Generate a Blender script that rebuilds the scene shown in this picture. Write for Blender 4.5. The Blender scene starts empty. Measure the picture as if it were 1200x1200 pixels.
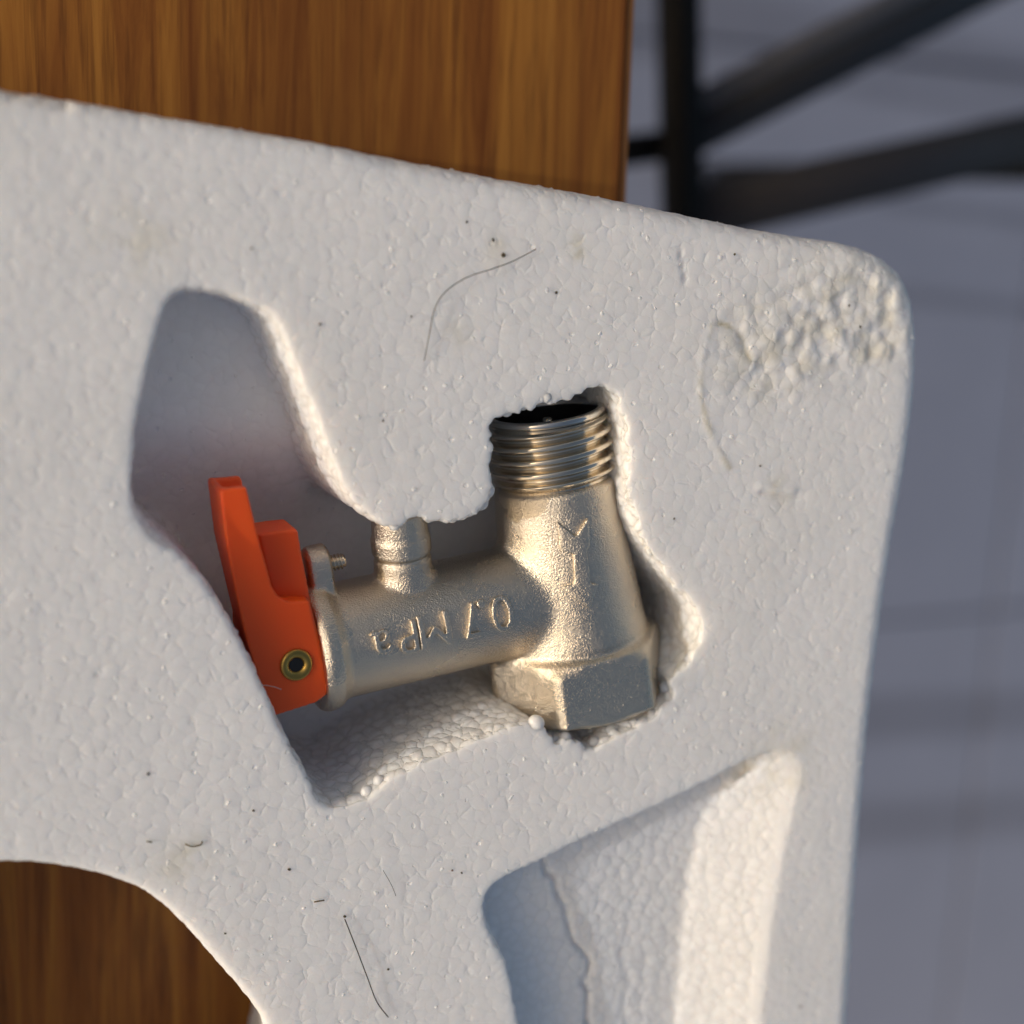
import bpy, bmesh, math, random
import numpy as np
from mathutils import Vector, Matrix, noise as mn
from mathutils.geometry import delaunay_2d_cdt

random.seed(7)
rng = np.random.default_rng(7)
S = 0.001                       # everything below is written in millimetres
R = math.radians
sc = bpy.context.scene
col = sc.collection

# ---------------------------------------------------------------- camera
F_PX, DIST, TILT = 1700.0, 225.0, R(26.5)
U = Vector((750, -400, 0)).normalized()              # the camera leans this way over the table
FWD = (math.sin(TILT) * U - math.cos(TILT) * Vector((0, 0, 1))).normalized()
ROT = Vector((0, 0, -1)).rotation_difference(FWD)
RIGHT = ROT @ Vector((1, 0, 0)); UP = ROT @ Vector((0, 1, 0))
CAM = -FWD * DIST
cd = bpy.data.cameras.new("camera"); cam = bpy.data.objects.new("camera", cd); col.objects.link(cam)
cam.matrix_world = Matrix.Translation(CAM * S) @ ROT.to_matrix().to_4x4()
cd.sensor_width = 36; cd.lens = 36 * F_PX / 1200
cd.clip_start = 0.01; cd.clip_end = 60
cd.dof.use_dof = True; cd.dof.focus_distance = 0.228; cd.dof.aperture_fstop = 8.4
sc.camera = cam

# ---------------------------------------------------------------- sky and sun
SUN_EL, SUN_AZ = R(17), R(180 - 4)       # azimuth from +X, anticlockwise: the sun stands to the left
w = bpy.data.worlds.new("World"); sc.world = w; w.use_nodes = True
nt = w.node_tree; bg = nt.nodes['Background']
sky = nt.nodes.new('ShaderNodeTexSky'); sky.sky_type = 'NISHITA'; sky.sun_disc = False
sky.dust_density = 7.0; sky.air_density = 1.0; sky.ozone_density = .3
sky.sun_elevation = SUN_EL; sky.sun_rotation = math.pi / 2 - SUN_AZ
nt.links.new(sky.outputs[0], bg.inputs[0]); bg.inputs[1].default_value = 0.15
ld = bpy.data.lights.new("sun", 'SUN'); ld.energy = 2.0; ld.angle = R(0.5); ld.color = (.60, .615, .635)
sun = bpy.data.objects.new("sun", ld); col.objects.link(sun)
sd = Vector((math.cos(SUN_EL) * math.cos(SUN_AZ), math.cos(SUN_EL) * math.sin(SUN_AZ), math.sin(SUN_EL)))
sun.rotation_euler = sd.to_track_quat('Z', 'Y').to_euler(); sun.location = (-.6, 0, .6)
sc.view_settings.view_transform = 'Standard'; sc.view_settings.look = 'None'
sc.view_settings.exposure = -0.20; sc.view_settings.gamma = 1
sc.render.engine = 'CYCLES'
sc.cycles.use_denoising = True; sc.cycles.max_bounces = 8; sc.cycles.diffuse_bounces = 5
sc.cycles.sample_clamp_indirect = 6

# ---------------------------------------------------------------- helpers
def ray(px, py):
    return (FWD * F_PX + RIGHT * (px - 600) - UP * (py - 600)).normalized()
def P(px, py, z=0.0):
    d = ray(px, py); t = (z - CAM.z) / d.z
    return CAM + d * t
def link(o, parent=None):
    col.objects.link(o)
    if parent:
        o.parent = parent; o.matrix_parent_inverse = parent.matrix_basis.inverted()
    return o
def meshobj(name, verts, faces, mat, parent=None, smooth=True, scale=True):
    me = bpy.data.meshes.new(name)
    k = S if scale else 1
    me.from_pydata([(v[0] * k, v[1] * k, v[2] * k) for v in verts], [], faces)
    if mat: me.materials.append(mat)
    me.update()
    if smooth: me.shade_smooth()
    return link(bpy.data.objects.new(name, me), parent)
def tag(o, label=None, cat=None, group=None, kind=None):
    for k, v in (('label', label), ('category', cat), ('group', group), ('kind', kind)):
        if v: o[k] = v
    return o
def empty(name, loc):
    o = bpy.data.objects.new(name, None); o.location = loc * S; o.empty_display_size = .01
    col.objects.link(o); return o
def evaluated(o):
    dg = bpy.context.evaluated_depsgraph_get(); dg.update()
    return bpy.data.meshes.new_from_object(o.evaluated_get(dg))
def remesh(verts, faces, voxel):
    """closed (possibly overlapping) shells in mm -> numpy verts, quads"""
    me = bpy.data.meshes.new('tmp'); me.from_pydata([tuple(v) for v in verts], [], faces)
    bm = bmesh.new(); bm.from_mesh(me); bmesh.ops.recalc_face_normals(bm, faces=bm.faces); bm.to_mesh(me); bm.free()
    o = bpy.data.objects.new('tmp', me); col.objects.link(o)
    m = o.modifiers.new('r', 'REMESH'); m.mode = 'VOXEL'; m.voxel_size = voxel; m.use_smooth_shade = True
    r = evaluated(o); bpy.data.objects.remove(o)
    v = np.empty(len(r.vertices) * 3); r.vertices.foreach_get('co', v)
    f = np.array([p.vertices[:] for p in r.polygons if len(p.vertices) == 4])
    return v.reshape(-1, 3), f
def smooth_np(v, f, n, weight=None, lam=.5):
    e = np.concatenate([f[:, [0, 1]], f[:, [1, 2]], f[:, [2, 3]], f[:, [3, 0]]])
    e = np.concatenate([e, e[:, ::-1]])
    cnt = np.bincount(e[:, 0], minlength=len(v)).astype(float); cnt[cnt == 0] = 1
    for _ in range(n):
        a = np.stack([np.bincount(e[:, 0], v[e[:, 1], k], minlength=len(v)) for k in range(3)], 1) / cnt[:, None]
        d = (a - v) * lam
        v = v + (d if weight is None else d * weight[:, None])
    return v
def npmesh(name, v, f, mat, parent=None, normals=None):
    me = bpy.data.meshes.new(name)
    me.vertices.add(len(v)); me.vertices.foreach_set('co', (v * S).ravel())
    k = f.shape[1]
    me.loops.add(len(f) * k); me.loops.foreach_set('vertex_index', f.ravel().astype(np.int32))
    me.polygons.add(len(f)); me.polygons.foreach_set('loop_start', np.arange(0, len(f) * k, k, dtype=np.int32))
    me.polygons.foreach_set('loop_total', np.full(len(f), k, dtype=np.int32))
    me.update(calc_edges=True); me.validate()
    me.shade_smooth(); me.materials.append(mat)
    if normals is not None: me.normals_split_custom_set_from_vertices(normals)
    return link(bpy.data.objects.new(name, me), parent)
def vnormals(v, f):
    n = np.cross(v[f[:, 2]] - v[f[:, 0]], v[f[:, 3]] - v[f[:, 1]])
    a = np.stack([sum(np.bincount(f[:, j], n[:, k], minlength=len(v)) for j in range(4)) for k in range(3)], 1)
    return a / np.maximum(np.linalg.norm(a, axis=1, keepdims=True), 1e-9)
def spline(pts, step=.6, closed=True):
    """Catmull-Rom through 2D points, resampled"""
    pts = [np.array(p, float) for p in pts]; n = len(pts); out = []
    rngi = range(n) if closed else range(n - 1)
    for i in rngi:
        g = (lambda j: pts[j % n]) if closed else (lambda j: pts[min(max(j, 0), n - 1)])
        a, b, c, d = g(i - 1), g(i), g(i + 1), g(i + 2)
        m = max(2, int(np.linalg.norm(c - b) / step))
        for k in range(m):
            t = k / m
            out.append(.5 * (2 * b + (c - a) * t + (2 * a - 5 * b + 4 * c - d) * t * t + (3 * b - a - 3 * c + d) * t ** 3))
    if not closed: out.append(pts[-1])
    return np.array(out)
def area2(p):
    x, y = p[:, 0], p[:, 1]
    return .5 * np.sum(x * np.roll(y, -1) - np.roll(x, -1) * y)
def offset(p, d):
    """move a closed outline d mm to its inside"""
    t = np.roll(p, -2, 0) - np.roll(p, 2, 0); t /= np.maximum(np.linalg.norm(t, axis=1, keepdims=True), 1e-9)
    n = np.stack([-t[:, 1], t[:, 0]], 1) * (1 if area2(p) > 0 else -1)
    for _ in range(4): n = (np.roll(n, 1, 0) + n + np.roll(n, -1, 0)) / 3
    n /= np.maximum(np.linalg.norm(n, axis=1, keepdims=True), 1e-9)
    q = p + n * (d[:, None] if hasattr(d, 'shape') else d)
    if np.max(np.abs(d)) > 1.2:
        for _ in range(12): q = (np.roll(q, 1, 0) + q * 2 + np.roll(q, -1, 0)) / 4
    return q
def loft(rings, cap=True):
    """rings: list of (N,3) arrays"""
    n = len(rings[0]); v = np.concatenate(rings); f = []
    for k in range(len(rings) - 1):
        for i in range(n):
            j = (i + 1) % n
            f.append((k * n + i, k * n + j, (k + 1) * n + j, (k + 1) * n + i))
    if cap:
        f.append(tuple(range(n))[::-1]); f.append(tuple(range((len(rings) - 1) * n, len(rings) * n)))
    return v, f
def join(*parts):
    v, f, o = [], [], 0
    for pv, pf in parts:
        v.append(np.array(pv, float)); f += [tuple(int(i) + o for i in q) for q in pf]; o += len(pv)
    return np.concatenate(v), f
def frame(axis, up=Vector((0, 0, 1))):
    a = axis.normalized(); s = up.cross(a).normalized(); t = a.cross(s).normalized()
    return a, s, t                # s sideways, t upward
def lathe(o, axis, prof, n=96, cap=True, up=Vector((0, 0, 1))):
    a, s, t = frame(axis, up); rings = []
    for (d, r) in prof:
        c = np.array(o + a * d)
        th = np.linspace(0, 2 * math.pi, n, endpoint=False)
        rings.append(c + r * (np.cos(th)[:, None] * np.array(s) + np.sin(th)[:, None] * np.array(t)))
    return loft(rings, cap)
def tube(name, pts, r, mat, parent=None, n=8):
    pts = [Vector(p) for p in pts]; rings = []
    for i, p in enumerate(pts):
        d = (pts[min(i + 1, len(pts) - 1)] - pts[max(i - 1, 0)]).normalized()
        a, s, t = frame(d, Vector((0, 0, 1)) if abs(d.z) < .9 else Vector((0, 1, 0)))
        th = np.linspace(0, 2 * math.pi, n, endpoint=False)
        rr = r[i] if isinstance(r, (list, tuple)) else r
        rings.append(np.array(p) + rr * (np.cos(th)[:, None] * np.array(s) + np.sin(th)[:, None] * np.array(t)))
    v, f = loft(rings)
    return meshobj(name, v, f, mat, parent)
def bevel_box(name, c, sx, sy, sz, mat, parent=None, rz=0, b=1.0, ax=None):
    """box (mm) with rounded edges; ax optional (x, y) axes"""
    bm = bmesh.new(); bmesh.ops.create_cube(bm, size=1)
    bmesh.ops.scale(bm, vec=(sx, sy, sz), verts=bm.verts)
    bmesh.ops.bevel(bm, geom=bm.edges[:], offset=b, segments=3, affect='EDGES', profile=.5)
    bmesh.ops.rotate(bm, matrix=Matrix.Rotation(rz, 3, 'Z'), verts=bm.verts)
    bmesh.ops.translate(bm, vec=c, verts=bm.verts); bmesh.ops.scale(bm, vec=(S, S, S), verts=bm.verts)
    me = bpy.data.meshes.new(name); bm.to_mesh(me); bm.free(); me.materials.append(mat)
    me.shade_smooth(); o = bpy.data.objects.new(name, me); link(o, parent)
    try:
        me.set_sharp_from_angle(angle=R(35))
    except Exception: pass
    return o

# ---------------------------------------------------------------- materials
def mat(name):
    m = bpy.data.materials.new(name); m.use_nodes = True
    t = m.node_tree; return m, t, t.nodes['Principled BSDF']
def N(t, kind, **kw):
    n = t.nodes.new(kind)
    for k, v in kw.items():
        if k in n.inputs: n.inputs[k].default_value = v
        else: setattr(n, k, v)
    return n
def mth(t, op, a, b=None, c=None):
    n = t.nodes.new('ShaderNodeMath'); n.operation = op
    for i, x in enumerate((a, b, c)):
        if x is None: continue
        if isinstance(x, (int, float)): n.inputs[i].default_value = x
        else: t.links.new(x, n.inputs[i])
    return n.outputs[0]
def ramp(t, fac, stops):
    n = t.nodes.new('ShaderNodeValToRGB'); e = n.color_ramp.elements
    while len(e) < len(stops): e.new(.5)
    for el, (p, c) in zip(e, stops):
        el.position = p; el.color = (*c, 1)
    t.links.new(fac, n.inputs[0]); return n.outputs[0]
def mixc(t, fac, a, b):
    n = t.nodes.new('ShaderNodeMix'); n.data_type = 'RGBA'
    for s, x in ((n.inputs[0], fac), (n.inputs[6], a), (n.inputs[7], b)):
        if isinstance(x, (int, float)): s.default_value = x
        elif isinstance(x, tuple): s.default_value = (*x, 1)
        else: t.links.new(x, s)
    return n.outputs[2]

def foam_material():
    m, t, b = mat('expanded_polystyrene'); L = t.links
    tc = N(t, 'ShaderNodeTexCoord'); co = tc.outputs['Object']
    # a little warping keeps the cells from looking like straight polygons
    nz = N(t, 'ShaderNodeTexNoise', Scale=500.0, Detail=2.0); L.new(co, nz.inputs['Vector'])
    ad = N(t, 'ShaderNodeVectorMath', operation='MULTIPLY_ADD'); L.new(nz.outputs['Color'], ad.inputs[0])
    ad.inputs[1].default_value = (.0013,) * 3; L.new(co, ad.inputs[2]); cw = ad.outputs[0]
    SC = 1 / .0021
    ve = N(t, 'ShaderNodeTexVoronoi', feature='DISTANCE_TO_EDGE', Scale=SC); L.new(cw, ve.inputs['Vector'])
    vf = N(t, 'ShaderNodeTexVoronoi', feature='F1', Scale=SC); L.new(cw, vf.inputs['Vector'])
    def joint(wd):
        e = mth(t, 'MINIMUM', mth(t, 'DIVIDE', ve.outputs['Distance'], wd), 1.0)
        return mth(t, 'POWER', mth(t, 'SUBTRACT', 1.0, e), 2.0)                 # 1 in the joint, 0 on the bead
    jn = joint(.32); edge = mth(t, 'SUBTRACT', 1.0, jn)
    sep = N(t, 'ShaderNodeSeparateColor'); L.new(vf.outputs['Color'], sep.inputs[0])
    dome = mth(t, 'SUBTRACT', 1.0, mth(t, 'MULTIPLY', vf.outputs['Distance'], vf.outputs['Distance']))
    at = N(t, 'ShaderNodeAttribute', attribute_name='rough'); rg = at.outputs['Fac']
    # joints open up only here and there
    nm = N(t, 'ShaderNodeTexNoise', Scale=420.0, Detail=1.0); L.new(co, nm.inputs['Vector'])
    mk = ramp_f(t, nm.outputs[0], .50, .68)
    h = mth(t, 'MULTIPLY', jn, mth(t, 'SUBTRACT', -.010, mth(t, 'MULTIPLY', mth(t, 'ADD', mk, mth(t, 'MULTIPLY', rg, 1.4)), .085)))
    h = mth(t, 'ADD', h, mth(t, 'MULTIPLY', sep.outputs[0], .016))
    h = mth(t, 'ADD', h, mth(t, 'MULTIPLY', mth(t, 'SUBTRACT', dome, .86), mth(t, 'ADD', .065, mth(t, 'MULTIPLY', rg, 1.3))))
    # fine cellular grain
    v2 = N(t, 'ShaderNodeTexVoronoi', feature='F1', Scale=1 / .0005); L.new(co, v2.inputs['Vector'])
    h = mth(t, 'ADD', h, mth(t, 'MULTIPLY', v2.outputs['Distance'], .010))
    n3 = N(t, 'ShaderNodeTexNoise', Scale=60.0, Detail=3.0); L.new(co, n3.inputs['Vector'])
    h = mth(t, 'ADD', h, mth(t, 'MULTIPLY', n3.outputs[0], .30))
    # small raised nibs and pin holes
    n4 = N(t, 'ShaderNodeTexVoronoi', feature='F1', Scale=1 / .0023); L.new(cw, n4.inputs['Vector'])
    s4 = N(t, 'ShaderNodeSeparateColor'); L.new(n4.outputs['Color'], s4.inputs[0])
    k4 = mth(t, 'MAXIMUM', mth(t, 'SUBTRACT', 1.0, mth(t, 'DIVIDE', n4.outputs['Distance'], .17)), 0.0)
    k4 = mth(t, 'MULTIPLY', k4, mth(t, 'SUBTRACT', 2.0, k4))
    h = mth(t, 'SUBTRACT', h, mth(t, 'MULTIPLY', mth(t, 'MULTIPLY', k4, mth(t, 'GREATER_THAN', s4.outputs[0], .72)), .20))
    h = mth(t, 'ADD', h, mth(t, 'MULTIPLY', mth(t, 'MULTIPLY', k4, mth(t, 'LESS_THAN', s4.outputs[0], .32)), .30))
    dp = N(t, 'ShaderNodeDisplacement', Midlevel=0.0, Scale=.001); L.new(h, dp.inputs['Height'])
    L.new(dp.outputs[0], t.nodes['Material Output'].inputs['Displacement'])
    m.displacement_method = 'BOTH'
    ca = N(t, 'ShaderNodeAttribute', attribute_name='stain')
    n5 = N(t, 'ShaderNodeTexNoise', Scale=260.0, Detail=3.0); L.new(co, n5.inputs['Vector'])
    st = mth(t, 'MULTIPLY', ca.outputs['Fac'], ramp_f(t, n5.outputs[0], .35, .65))
    base = mixc(t, sep.outputs[2], (.868, .873, .886), (.898, .903, .916))
    base = mixc(t, mth(t, 'MULTIPLY', mth(t, 'SUBTRACT', 1.0, edge), mth(t, 'ADD', .07, mth(t, 'MULTIPLY', rg, .9))), base, (.60, .59, .56))  # joints darkened in colour, most on walls, in place of crease shading
    base = mixc(t, mth(t, 'MULTIPLY', st, .8), base, (.62, .56, .38))
    n6 = N(t, 'ShaderNodeTexNoise', Scale=30.0, Detail=3.0); L.new(co, n6.inputs['Vector'])
    base = mixc(t, ramp_f(t, n6.outputs[0], .5, .8, .25), base, (.70, .69, .65))
    L.new(base, b.inputs['Base Color'])
    b.inputs['Roughness'].default_value = .42; b.inputs['Specular IOR Level'].default_value = .45
    b.inputs['Subsurface Weight'].default_value = .8
    b.inputs['Subsurface Radius'].default_value = (.0040, .0036, .0032); b.inputs['Subsurface Scale'].default_value = 1.0
    return m
def ramp_f(t, x, a, b, k=1.0):
    n = t.nodes.new('ShaderNodeMapRange'); t.links.new(x, n.inputs[0])
    n.inputs[1].default_value = a; n.inputs[2].default_value = b; n.inputs[3].default_value = 0; n.inputs[4].default_value = k
    return n.outputs[0]
FOAM = foam_material()

def metal(name, colr, rough, grain=.0, gsize=.22, aniso=None):
    m, t, b = mat(name); L = t.links
    b.inputs['Metallic'].default_value = 1; b.inputs['Base Color'].default_value = (*colr, 1)
    tc = N(t, 'ShaderNodeTexCoord'); co = tc.outputs['Object']
    n = N(t, 'ShaderNodeTexNoise', Scale=60.0, Detail=5.0); L.new(co, n.inputs['Vector'])
    L.new(mixc(t, n.outputs[0], tuple(c * .88 for c in colr), colr), b.inputs['Base Color'])
    L.new(ramp_f2(t, n.outputs[0], .3, .7, rough * .85, rough * 1.15), b.inputs['Roughness'])
    if grain:
        g = N(t, 'ShaderNodeTexNoise', Scale=1 / (gsize * S), Detail=2.5, Roughness=.6); L.new(co, g.inputs['Vector'])
        g2 = N(t, 'ShaderNodeTexNoise', Scale=1 / (gsize * S * 4.5), Detail=2.0); L.new(co, g2.inputs['Vector'])
        h = mth(t, 'ADD', g.outputs[0], mth(t, 'MULTIPLY', g2.outputs[0], .35))
        bp = N(t, 'ShaderNodeBump', Strength=1.0, Distance=grain * S); L.new(h, bp.inputs['Height'])
        L.new(bp.outputs[0], b.inputs['Normal'])
    return m
def ramp_f2(t, x, a, b, c, d):
    n = t.nodes.new('ShaderNodeMapRange'); t.links.new(x, n.inputs[0])
    for i, q in enumerate((a, b, c, d)): n.inputs[i + 1].default_value = q
    return n.outputs[0]
NICKEL = metal('sand_cast_nickel', (.71, .63, .52), .28, .185, .27)
NICKEL_FINE = metal('machined_nickel', (.76, .68, .56), .20, .008, .3)
NICKEL_POL = metal('polished_nickel_rim', (.74, .70, .64), .16, .004, .4)
BRASS = metal('brass', (.50, .33, .09), .32, .01)
DARK, t_, b_ = mat('dark_rubber_and_hole_shade'); b_.inputs['Base Color'].default_value = (.012, .011, .010, 1); b_.inputs['Roughness'].default_value = .45

def orange_material():
    m, t, b = mat('orange_plastic'); L = t.links
    tc = N(t, 'ShaderNodeTexCoord'); n = N(t, 'ShaderNodeTexNoise', Scale=900.0, Detail=3.0); L.new(tc.outputs['Object'], n.inputs['Vector'])
    n2 = N(t, 'ShaderNodeTexNoise', Scale=70.0, Detail=3.0); L.new(tc.outputs['Object'], n2.inputs['Vector'])
    L.new(mixc(t, n2.outputs[0], (.90, .090, .008), (.95, .120, .012)), b.inputs['Base Color'])
    b.inputs['Roughness'].default_value = .42
    b.inputs['Subsurface Weight'].default_value = .35; b.inputs['Subsurface Radius'].default_value = (.003, .0006, .0002)
    b.inputs['Subsurface Scale'].default_value = 1.0
    bp = N(t, 'ShaderNodeBump', Strength=.5, Distance=.02 * S); L.new(n.outputs[0], bp.inputs['Height']); L.new(bp.outputs[0], b.inputs['Normal'])
    return m
ORANGE = orange_material()

def wood_material(seed=0.0):
    m, t, b = mat('wood_grain_laminate'); L = t.links
    tc = N(t, 'ShaderNodeTexCoord'); mp = N(t, 'ShaderNodeMapping'); L.new(tc.outputs['Object'], mp.inputs[0])
    mp.inputs['Rotation'].default_value = (0, 0, R(2)); mp.inputs['Scale'].default_value = (1, .045, 1)
    n1 = N(t, 'ShaderNodeTexNoise', Scale=150.0, Detail=7.0, Roughness=.66, Distortion=.9); L.new(mp.outputs[0], n1.inputs['Vector'])
    n2 = N(t, 'ShaderNodeTexNoise', Scale=620.0, Detail=3.0, Roughness=.7); L.new(mp.outputs[0], n2.inputs['Vector'])
    n3 = N(t, 'ShaderNodeTexNoise', Scale=22.0, Detail=2.0); L.new(mp.outputs[0], n3.inputs['Vector'])
    c = ramp(t, n1.outputs[0], [(.33, (.16, .050, .010)), (.45, (.25, .092, .018)), (.55, (.33, .135, .024)), (.68, (.41, .18, .034))])
    c = mixc(t, ramp_f(t, n2.outputs[0], .50, .70, .60), c, (.085, .028, .008))
    c = mixc(t, ramp_f(t, n3.outputs[0], .45, .65, .35), c, (.13, .045, .012))
    L.new(c, b.inputs['Base Color']); b.inputs['Roughness'].default_value = .45; b.inputs['Specular IOR Level'].default_value = .25
    bp = N(t, 'ShaderNodeBump', Strength=.25, Distance=.05 * S); L.new(n2.outputs[0], bp.inputs['Height']); L.new(bp.outputs[0], b.inputs['Normal'])
    return m
WOOD = wood_material()

def plain(name, c, rough, noise=.1, spec=.5, metallic=0, scale=40.0):
    m, t, b = mat(name); L = t.links
    tc = N(t, 'ShaderNodeTexCoord'); n = N(t, 'ShaderNodeTexNoise', Scale=scale, Detail=5.0); L.new(tc.outputs['Object'], n.inputs['Vector'])
    L.new(mixc(t, n.outputs[0], tuple(x * (1 - noise) for x in c), tuple(min(1, x * (1 + noise)) for x in c)), b.inputs['Base Color'])
    b.inputs['Roughness'].default_value = rough; b.inputs['Specular IOR Level'].default_value = spec; b.inputs['Metallic'].default_value = metallic
    return m
TILE = plain('pale_floor_tile', (.33, .35, .44), .35, .08, scale=14.0)
GROUT = plain('grout', (.20, .215, .26), .8)
BLACKM = plain('black_powder_coat', (.005, .005, .006), .6, spec=.2)
SHADE_BAR1 = plain('charcoal_shade_bar', (.026, .028, .036), .55)  # these three colour the bars that imitate shadow bands on the floor
SHADE_BAR2 = plain('brown_grey_shade_bar', (.05, .044, .047), .55)
SHADE_BAR3 = plain('mid_grey_shade_bar', (.13, .13, .145), .55)
EDGE = plain('laminate_edge', (.34, .15, .045), .4)
HAIR = plain('dark_hair', (.02, .014, .01), .4)
FIBRE = plain('pale_fibre', (.75, .66, .58), .6)
CRUMB = plain('grey_brown_crumb', (.16, .13, .08), .9)
DIRT = plain('dirt', (.07, .055, .035), .9)

# ---------------------------------------------------------------- floor
FZ = -750.0
fl = meshobj('floor', [(-9000, -9000, FZ - 6), (9000, -9000, FZ - 6), (9000, 9000, FZ - 6), (-9000, 9000, FZ - 6)], [(0, 1, 2, 3)], GROUT)
tag(fl, kind='structure')
# tiles laid on it, 300 mm, as children of the floor near the table; each one its own mesh object sharing data
bm = bmesh.new(); bmesh.ops.create_cube(bm, size=1); bmesh.ops.scale(bm, vec=(.447, .447, .008), verts=bm.verts)
bmesh.ops.bevel(bm, geom=[e for e in bm.edges if all(v.co.z > 0 for v in e.verts)], offset=.0015, segments=2, affect='EDGES')
tile_me = bpy.data.meshes.new('tile'); bm.to_mesh(tile_me); bm.free(); tile_me.materials.append(TILE)
for ix in range(-3, 6):
    for iy in range(-5, 5):
        o = bpy.data.objects.new('tile', tile_me); o.location = ((ix * 450 + 120) * S, (iy * 450 - 60) * S, (FZ - 4) * S)
        link(o, fl)

# ---------------------------------------------------------------- table
TZ = -50.0
E0, E1 = P(741, -40, TZ), P(729, 235, TZ)
ed = (E1 - E0).normalized()                      # runs down the picture
en = Vector((-ed.y, ed.x, 0))
if en.x > 0: en = -en                            # towards the table's middle
mid = (E0 + E1) / 2
c0 = mid - ed * 330; c1 = mid + ed * 470
tb = empty('wooden_table', Vector((mid.x, mid.y, FZ)) + en * 300)
tag(tb, 'brown wood-grain table top under the white foam block', 'table')
def slab(name, o, a, la, b, lb, z0, z1, mt, parent, bv=1.2):
    bm = bmesh.new(); vs = []
    for z in (z0, z1):
        for (i, j) in ((0, 0), (1, 0), (1, 1), (0, 1)):
            p = o + a * la * i + b * lb * j; vs.append(bm.verts.new((p.x * S, p.y * S, z * S)))
    for q in ((3, 2, 1, 0), (4, 5, 6, 7), (0, 1, 5, 4), (1, 2, 6, 5), (2, 3, 7, 6), (3, 0, 4, 7)): bm.faces.new([vs[i] for i in q])
    bmesh.ops.recalc_face_normals(bm, faces=bm.faces)
    bmesh.ops.bevel(bm, geom=bm.edges[:], offset=bv * S, segments=3, affect='EDGES')
    me = bpy.data.meshes.new(name); bm.to_mesh(me); bm.free(); me.materials.append(mt); me.shade_smooth()
    try: me.set_sharp_from_angle(angle=R(35))
    except Exception: pass
    return link(bpy.data.objects.new(name, me), parent)
slab('table_top', c0, ed, 800, en, 1300, TZ - 22, TZ, WOOD, tb, 1.0)
slab('edge_band', c0 - en * 1.2, ed, 800, en, 1.19, TZ - 21, TZ - .6, EDGE, tb, .3)
for (i, j) in ((60, 60), (700, 60), (60, 1200), (700, 1200)):
    slab('leg', c0 + ed * i + en * j, ed, 40, en, 40, FZ, TZ - 22.2, WOOD, tb, 2)

# ---------------------------------------------------------------- chair beside the table (far out of focus)
SZ = -300.0
ch = empty('chair_with_shade_bars', Vector((P(900, 150, SZ).x, P(900, 150, SZ).y, FZ)))
tag(ch, 'blurred black metal chair with dark bars for floor shadow bands, beside the table', 'chair')
def bar(name, p0, p1, wd, th, mt, bv=1.5):
    p0, p1 = Vector(p0), Vector(p1); d = (p1 - p0); L_ = d.length; a, s, t = frame(d, Vector((0, 0, 1)) if abs(d.normalized().z) < .9 else Vector((1, 0, 0)))
    bm = bmesh.new(); bmesh.ops.create_cube(bm, size=1); bmesh.ops.scale(bm, vec=(L_, wd, th), verts=bm.verts)
    bmesh.ops.bevel(bm, geom=bm.edges[:], offset=bv, segments=3, affect='EDGES')
    M = Matrix((a, s, t)).transposed().to_4x4(); M.translation = (p0 + p1) / 2
    bm.transform(M); bmesh.ops.scale(bm, vec=(S, S, S), verts=bm.verts)
    me = bpy.data.meshes.new(name); bm.to_mesh(me); bm.free(); me.materials.append(mt); me.shade_smooth()
    return link(bpy.data.objects.new(name, me), ch)
bar('side_rail', P(792, -160, SZ), P(801, 330, SZ), 13, 14, BLACKM)
bar('side_rail', P(1330, -420, SZ), P(1345, 200, SZ), 9, 14, BLACKM)
bar('cross_rail', P(690, 182, SZ - 16), P(797, 168, SZ - 16), 12, 10, BLACKM)
bar('shade_bar', P(806, 158, SZ), P(1332, -108, SZ), 17, 8, SHADE_BAR1)  # dark bars standing in for soft shadow bands
bar('shade_bar', P(806, 254, SZ), P(1336, 132, SZ), 22, 8, SHADE_BAR2)
bar('shade_bar', P(806, 126, SZ), P(1325, -142, SZ), 9, 8, SHADE_BAR3)
for q in (P(788, -150, SZ - 9), P(803, 330, SZ - 9), P(1330, -400, SZ - 9), P(1345, 200, SZ - 9)):
    bar('leg', q, Vector((q.x, q.y, FZ)), 11, 11, BLACKM)

# ---------------------------------------------------------------- foam block
def pz(pts, z=0.0): return np.array([[P(x, y, z).x, P(x, y, z).y] for x, y in pts])
outer = [(-330, 62), (-100, 92), (40, 112), (150, 131), (265, 150), (400, 174), (600, 212), (725, 235), (837, 259), (940, 279), (1000, 288), (1040, 302),
         (1068, 330), (1080, 380), (1079, 460), (1066, 560), (1050, 650), (1034, 770), (1021, 890), (1010, 1040), (1001, 1180), (992, 1320), (984, 1500), (976, 1660),
         (950, 1715), (900, 1735), (600, 1715), (200, 1690), (-200, 1670), (-420, 1660), (-500, 1630), (-520, 1560), (-500, 1000), (-460, 500), (-430, 120), (-400, 70)]
hole3 = [(312, 1380), (318, 1300), (318, 1245), (309, 1198), (285, 1163), (262, 1136), (236, 1106), (215, 1083), (185, 1056), (150, 1036), (100, 1021), (40, 1012), (-30, 1014),
         (-110, 1040), (-180, 1090), (-230, 1160), (-262, 1240), (-270, 1320), (-255, 1400), (-215, 1480), (-150, 1545), (-70, 1585), (30, 1600), (130, 1580), (220, 1525), (280, 1455)]
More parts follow.
